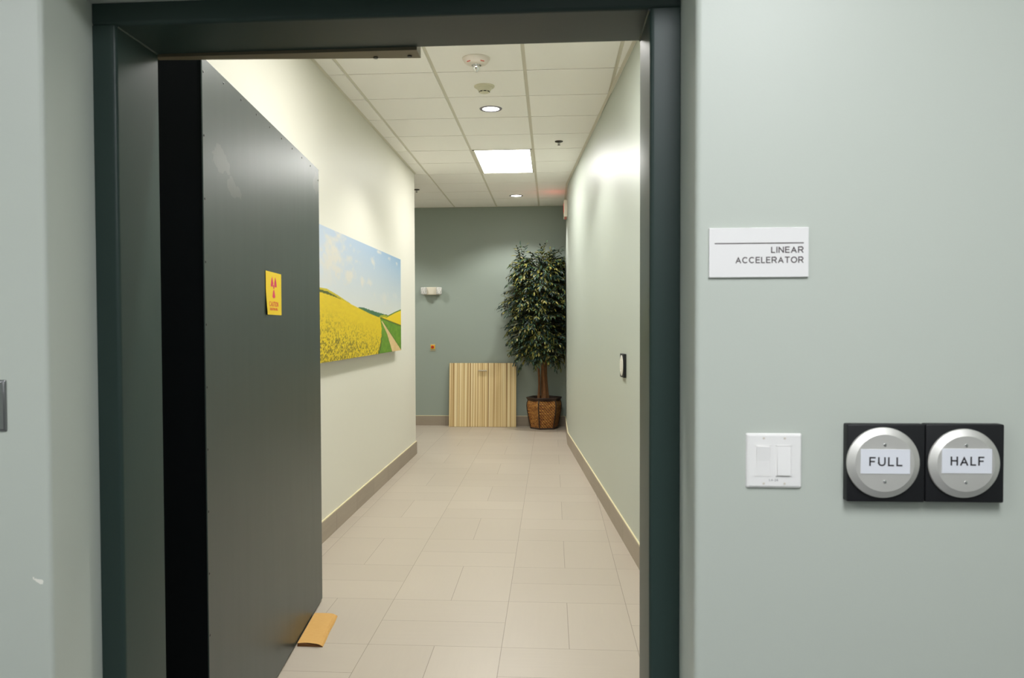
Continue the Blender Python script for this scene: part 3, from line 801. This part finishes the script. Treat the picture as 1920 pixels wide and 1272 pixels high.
e = empty('emergency_stop', (-1.724, BACK, 1.138)); tag(e, 'yellow emergency stop plate with red button on the grey end wall', 'emergency stop')
bm = bmesh.new(); box(bm, -.038, .038, -.006, 0, -.052, .052, bevel=.003); link('plate', bm, M_estopplate, e)
bm = bmesh.new(); box(bm, -.030, .030, -.016, -.005, -.022, .038, bevel=.003); link('bezel', bm, M_estopy, e)
bm = bmesh.new(); lathe(bm, [(.012, .015), (.012, .024), (.021, .028), (.021, .038), (.015, .043), (0, .044)], 28, Matrix.Translation((0, 0, .008)) @ Matrix.Rotation(PI/2, 4, 'X')); link('button', bm, M_estopr, e, smooth=True)

# ------------------------------------------------------------------ leaning board
tilt = math.atan((11.665-11.555)/.915)
b = empty('leaning_board', (-.9905, 11.552, .002)); b.rotation_euler = (-tilt, 0, .0)
tag(b, 'square striped wood board with a small handle leaning on the end wall', 'board')
bm = bmesh.new(); box(bm, -.484, .484, 0, .034, 0, .918, bevel=.0015, seg=1); link('panel', bm, M_board, b)
bm = bmesh.new()
tube(bm, [(-.062, -.030, .806), (.062, -.030, .806)], .0105, 10)
for x in (-.048, .048): tube(bm, [(x, .002, .806), (x, -.030, .806)], .0075, 8)
link('handle', bm, M_handle, b, smooth=True)
b['label'] = 'square striped wood board with a small handle leaning on the end wall'

# ------------------------------------------------------------------ potted tree
PCX, PCY = -.106, 11.452
t = empty('potted_ficus', (PCX, PCY, 0)); tag(t, 'tall potted ficus tree in a woven basket planter in the corner', 'plant')
prof = [(.188, 0), (.196, .02), (.214, .10), (.232, .19), (.246, .28), (.251, .33), (.246, .37), (.232, .405)]
rot = math.radians(-90-17.8)
R6 = 1.0
bm = bmesh.new(); lathe(bm, [(r*.985, z) for r, z in prof], 6, rot0=rot, cap1=False); pot = link('basket', bm, M_wicker, t)
bm = bmesh.new()
for k in range(6):
    a = rot+k*PI/3
    tube(bm, [(r*.985*math.cos(a), r*.985*math.sin(a), z) for r, z in prof], .0085, 8)
link('rib', bm, M_potdark, pot, smooth=True)
bm = bmesh.new(); lathe(bm, [(.215, .395), (.236, .402), (.252, .428), (.258, .440), (.254, .446), (.232, .440), (.216, .425), (.212, .395)], 6, rot0=rot, cap0=False, cap1=False); link('rim', bm, M_potdark, pot)
bm = bmesh.new(); lathe(bm, [(.196, 0), (.199, .004), (.199, .016), (.194, .022)], 6, rot0=rot); link('foot_band', bm, M_potdark, pot)
bm = bmesh.new(); lathe(bm, [(.222, .400), (.14, .412), (.06, .418), (0, .420)], 24, cap0=False); link('soil', bm, M_soil, t, smooth=True)

# trunks, in tree-local coordinates
RX, RY = .203-PCX-.012, BACK-PCY-.012        # clearances to the side wall and the end wall
def clampv(v):
    v = Vector(v)
    if v.x > RX: v.x = RX-random.random()*.012
    if v.y > RY: v.y = RY-random.random()*.012
    return v
stems = []
for (bx, by, tx, tyy, r0, ht, ph) in ((-.075, -.01, -.10, -.03, .019, 1.55, 0), (.0, -.03, -.02, -.05, .024, 1.75, 1.3), (.045, .02, .02, .02, .018, 1.6, 2.4), (-.015, .03, -.06, .03, .015, 1.9, 3.9)):
    pts, rad = [], []
    for k in range(15):
        f = k/14; z = .40+f*ht
        pts.append((bx+(tx-bx)*f+.012*math.sin(f*9+ph), by+(tyy-by)*f+.012*math.cos(f*8+ph), z)); rad.append(r0*(1-.62*f)*(1+.25*max(0, .12-f)/.12))
    stems.append(pts)
    bm = bmesh.new(); tube(bm, pts, rad, 10); link('trunk', bm, M_bark, t, smooth=True)

# crown outline seen from the front: half-width to the left by height
OUT = [(.84, .10), (.90, .26), (1.00, .34), (1.15, .38), (1.30, .40), (1.50, .43), (1.70, .47), (1.85, .45), (2.00, .40), (2.15, .34), (2.30, .28), (2.42, .22), (2.50, .12)]
def halfw(z):
    for (a, wa), (b_, wb) in zip(OUT, OUT[1:]):
        if a <= z <= b_: return wa+(wb-wa)*(z-a)/(b_-a)
    return .08
bmL = bmesh.new(); bmT = bmesh.new()
def leaf(base, d, nrm, L, W, fold):
    d = d.normalized(); sd = d.cross(nrm)
    if sd.length < 1e-3: return
    sd.normalize(); n = sd.cross(d)
    st = [(0, .0, 0), (.22, .72, .0), (.5, 1, -.02), (.78, .55, -.07), (1, 0, -.16)]
    mid = [base+d*(L*a)+n*(L*c) for a, w_, c in st]
    le = [m_+sd*(W*w_)+n*(W*w_*fold) for m_, (a, w_, c) in zip(mid, st)]; ri = [m_-sd*(W*w_)+n*(W*w_*fold) for m_, (a, w_, c) in zip(mid, st)]
    mid = [clampv(p) for p in mid]; le = [clampv(p) for p in le]; ri = [clampv(p) for p in ri]
    M = [bmL.verts.new(p) for p in mid]; A = [None]+[bmL.verts.new(p) for p in le[1:4]]+[None]; B = [None]+[bmL.verts.new(p) for p in ri[1:4]]+[None]
    for S_, fl in ((A, 0), (B, 1)):
        seq = [(M[0], M[1], S_[1]), (M[1], M[2], S_[2], S_[1]), (M[2], M[3], S_[3], S_[2]), (M[3], M[4], S_[3])]
        for q in seq: bmL.faces.new(q if fl else q[::-1])
def spray(p0, dirv, n, Ls, droop):
    """a drooping twig carrying alternate leaves"""
    pts = [Vector(p0)]; d = Vector(dirv).normalized(); step = Ls/n
    for k in range(n):
        d = (d+Vector((random.uniform(-.12, .12), random.uniform(-.12, .12), -droop))).normalized()
        pts.append(clampv(pts[-1]+d*step))
    tube(bmT, pts, [.0028*(1-.6*k/n) for k in range(n+1)], 4)
    for k in range(1, n+1):
        dd = (pts[k]-pts[k-1])
        if dd.length < 1e-4: continue
        dd.normalize()
        for s_ in ((1, -1) if k < n else (0,)):
            side = dd.cross(Vector((0, 0, 1)))
            if side.length < .1: side = Vector((random.uniform(-1, 1), random.uniform(-1, 1), 0))
            side.normalize()
            ld = dd*.75+side*s_*random.uniform(.5, .95)+Vector((random.uniform(-.25, .25), random.uniform(-.25, .25), random.uniform(-.6, .1)))
            nn = Vector((random.uniform(-.5, .5), random.uniform(-.7, .3), 1))
            leaf(pts[k], ld, nn, random.uniform(.048, .076), random.uniform(.0085, .0125), random.uniform(.1, .5))
cx0 = -.065
for k in range(980):
    z = random.uniform(.98, 2.40)
    if random.random() > .5+halfw(z): continue
    a = random.uniform(0, 2*PI); w_ = halfw(z)
    f = math.sqrt(random.uniform(.05, 1))
    ex, ey = w_*f*math.cos(a), min(.40, w_)*f*math.sin(a)
    p = clampv((cx0+ex*.78, ey*.78-.04, z))
    spray(p, (ex*1.2+random.uniform(-.1, .1), ey*1.2+random.uniform(-.1, .1), random.uniform(-.05, .35)), random.randint(5, 8), random.uniform(.14, .24), random.uniform(.06, .22))
for k in range(120):
    z = random.uniform(1.0, 2.3)
    spray((cx0+random.uniform(-.2, .16), -random.uniform(.16, .30), z), (random.uniform(-.5, .5), -.6, random.uniform(-.1, .3)), random.randint(5, 7), random.uniform(.13, .2), random.uniform(.1, .25))
for k in range(26):
    spray((random.uniform(.05, .24), random.uniform(-.15, .1), random.uniform(2.2, 2.36)), (random.uniform(-.2, .5), random.uniform(-.3, .1), random.uniform(.1, .6)), 6, random.uniform(.12, .18), .12)
# the loose shoots that break the outline
for p, d, n, Ls, dr in (((-.28, -.05, 2.36), (-.25, 0, .8), 7, .24, .05), ((-.31, -.03, 2.33), (-.10, -.1, .8), 7, .27, .10), ((-.22, -.05, 2.32), (.5, -.1, .7), 7, .24, .10), ((-.30, -.04, 2.30), (-.6, 0, .35), 6, .16, .14),
                        ((-.02, -.05, 2.30), (.3, 0, .5), 7, .22, .08), ((.12, -.05, 2.33), (.6, 0, .5), 6, .20, .10), ((.06, -.08, 2.30), (.1, 0, .8), 6, .20, .06), ((.2, -.1, 2.36), (.5, 0, .2), 5, .15, .2),
                        ((-.46, -.05, 1.76), (-.9, 0, .0), 7, .20, .06), ((-.42, -.05, 1.80), (-.9, -.1, .15), 6, .18, .08), ((-.40, -.05, 1.45), (-.8, 0, -.1), 7, .20, .16), ((-.36, -.06, 1.30), (-.7, 0, -.2), 6, .17, .15),
                        ((-.30, -.08, 1.08), (-.6, 0, -.3), 6, .20, .15), ((-.26, -.1, 1.00), (-.4, -.1, -.5), 6, .18, .15), ((-.12, -.15, 1.02), (-.1, -.2, -.6), 6, .17, .1), ((.12, -.15, 1.03), (.2, -.2, -.6), 6, .18, .1), ((.2, -.05, 1.0), (.2, 0, -.8), 6, .15, .1)):
    for q in range(2): spray(Vector(p)+Vector((random.uniform(-.03, .03), random.uniform(-.05, .05), random.uniform(-.03, .03))), d, n, Ls, dr)
# boughs from the stems up into the crown
for k in range(34):
    st_ = random.choice(stems); i = random.randint(6, 14); p0 = Vector(st_[i]); a = random.uniform(0, 2*PI); w_ = halfw(min(2.4, p0.z+.2))*.75
    p2 = clampv((cx0+w_*math.cos(a), w_*.8*math.sin(a), min(2.4, p0.z+random.uniform(.1, .4))))
    pm = clampv((p0+p2)/2+Vector((0, 0, .05)))
    tube(bmT, [p0, pm, p2], [.009, .007, .003], 6)
link('branches', bmT, M_twig, t, smooth=True)
link('foliage', bmL, M_leaf, t, smooth=False)['kind'] = 'stuff'

# ------------------------------------------------------------------ cardboard wedge by the door
def door_x(y): return -1.052-.090*(y-2.40)
c = empty('cardboard_wedge', (-1.10, 3.76, 0)); tag(c, 'folded piece of tan cardboard on the floor against the door foot', 'cardboard')
bm = bmesh.new()
Y0, Y1, n = 3.565, 3.950, 46
prof = [(.0, .0), (.0, .0150), (.25, .0156), (.5, .0160), (.76, .0158), (.86, .0140), (.95, .0085), (1.0, .0030), (1.0, 0)]
rows = []
for k in range(n+1):
    y = Y0+(Y1-Y0)*k/n; xa = door_x(y)+.006; wd = .117+.0012*math.sin(k*.22)
    row = []
    for q, (u, z) in enumerate(prof):
        ser = (.0022 if k % 2 else -.0012) if q in (5, 6) else 0
        row.append(bm.verts.new((xa+wd*u+1.10+ser, y-3.76+.004*math.sin(u*6), z+(.0012*math.sin(k*.22+u*4) if .1 < u < .8 else 0)+(ser*.4))))
    rows.append(row)
for A, B in zip(rows, rows[1:]):
    for q in range(len(prof)):
        q2 = (q+1) % len(prof)
        f = bm.faces.new((A[q], A[q2], B[q2], B[q]))
bm.faces.new(rows[0]).material_index = 1; bm.faces.new(rows[-1][::-1]).material_index = 1
link('folded_sheet', bm, [M_card, M_carddark], c)

# ------------------------------------------------------------------ lobby lights (ceiling troffers; the left and back ones are unseen additions)
M_fillleft = mat('fill_diffuser_left', (250, 250, 250), rough=.6, emit=(.975, 1, 1.03), estr=7.5)
def lobby_light(x, y, label, md=None):
    t = empty('ceiling_light', (x, y, LZ)); tag(t, label, 'ceiling light')
    bm = bmesh.new(); box(bm, -.3, .3, -.6, .6, -.012, 0); link('frame', bm, M_gridw, t)
    bm = bmesh.new(); box(bm, -.28, .28, -.58, .58, -.015, -.0125); link('diffuser', bm, md or M_diffl, t)
lobby_light(.5, .15, 'rectangular lobby ceiling light above and right of the doorway')
M_fillback = mat('fill_diffuser_back', (250, 250, 250), rough=.6, emit=(.975, 1, 1.03), estr=6)
lobby_light(.3, -2.2, 'added rectangular fill light at the back of the lobby, unseen', M_fillback)  # weak unseen lamp added to even out the front wall
lobby_light(-1.75, -.1, 'added rectangular fill light above and left of the doorway, unseen', M_fillleft)  # unseen lamp added to light the right reveal

# ------------------------------------------------------------------ world, camera, view
wd = bpy.data.worlds.new('world'); sc.world = wd; wd.use_nodes = True
wd.node_tree.nodes['Background'].inputs[0].default_value = (.02, .02, .02, 1)

f, cx, cy = 1520., 925., 650.
vx, vy, roll = 1034., 611., .0035
Yc = Vector(((vx-cx)/f, -(vy-cy)/f, -1)).normalized()
Xc = Vector((1, roll, 0)); Xc = (Xc-Yc*Xc.dot(Yc)).normalized()
Zc = Xc.cross(Yc)
Rm = Matrix((Xc, Yc, Zc)).to_4x4()          # camera axes -> world
cam = bpy.data.cameras.new('camera'); co = bpy.data.objects.new('camera', cam); col.objects.link(co)
co.matrix_world = Matrix.Translation((0, 0, 1.45)) @ Rm
cam.sensor_fit = 'HORIZONTAL'; cam.sensor_width = 36; cam.lens = f/1920*36
cam.shift_x = (960-cx)/1920; cam.shift_y = -(636-cy)/1920
cam.clip_start = .05; cam.clip_end = 100
cam.dof.use_dof = True; cam.dof.focus_distance = 6.5; cam.dof.aperture_fstop = 8
sc.camera = co
vs = sc.view_settings
vs.view_transform = 'Standard'; vs.look = 'None'; vs.exposure = .95; vs.gamma = 1; vs.use_curve_mapping = False
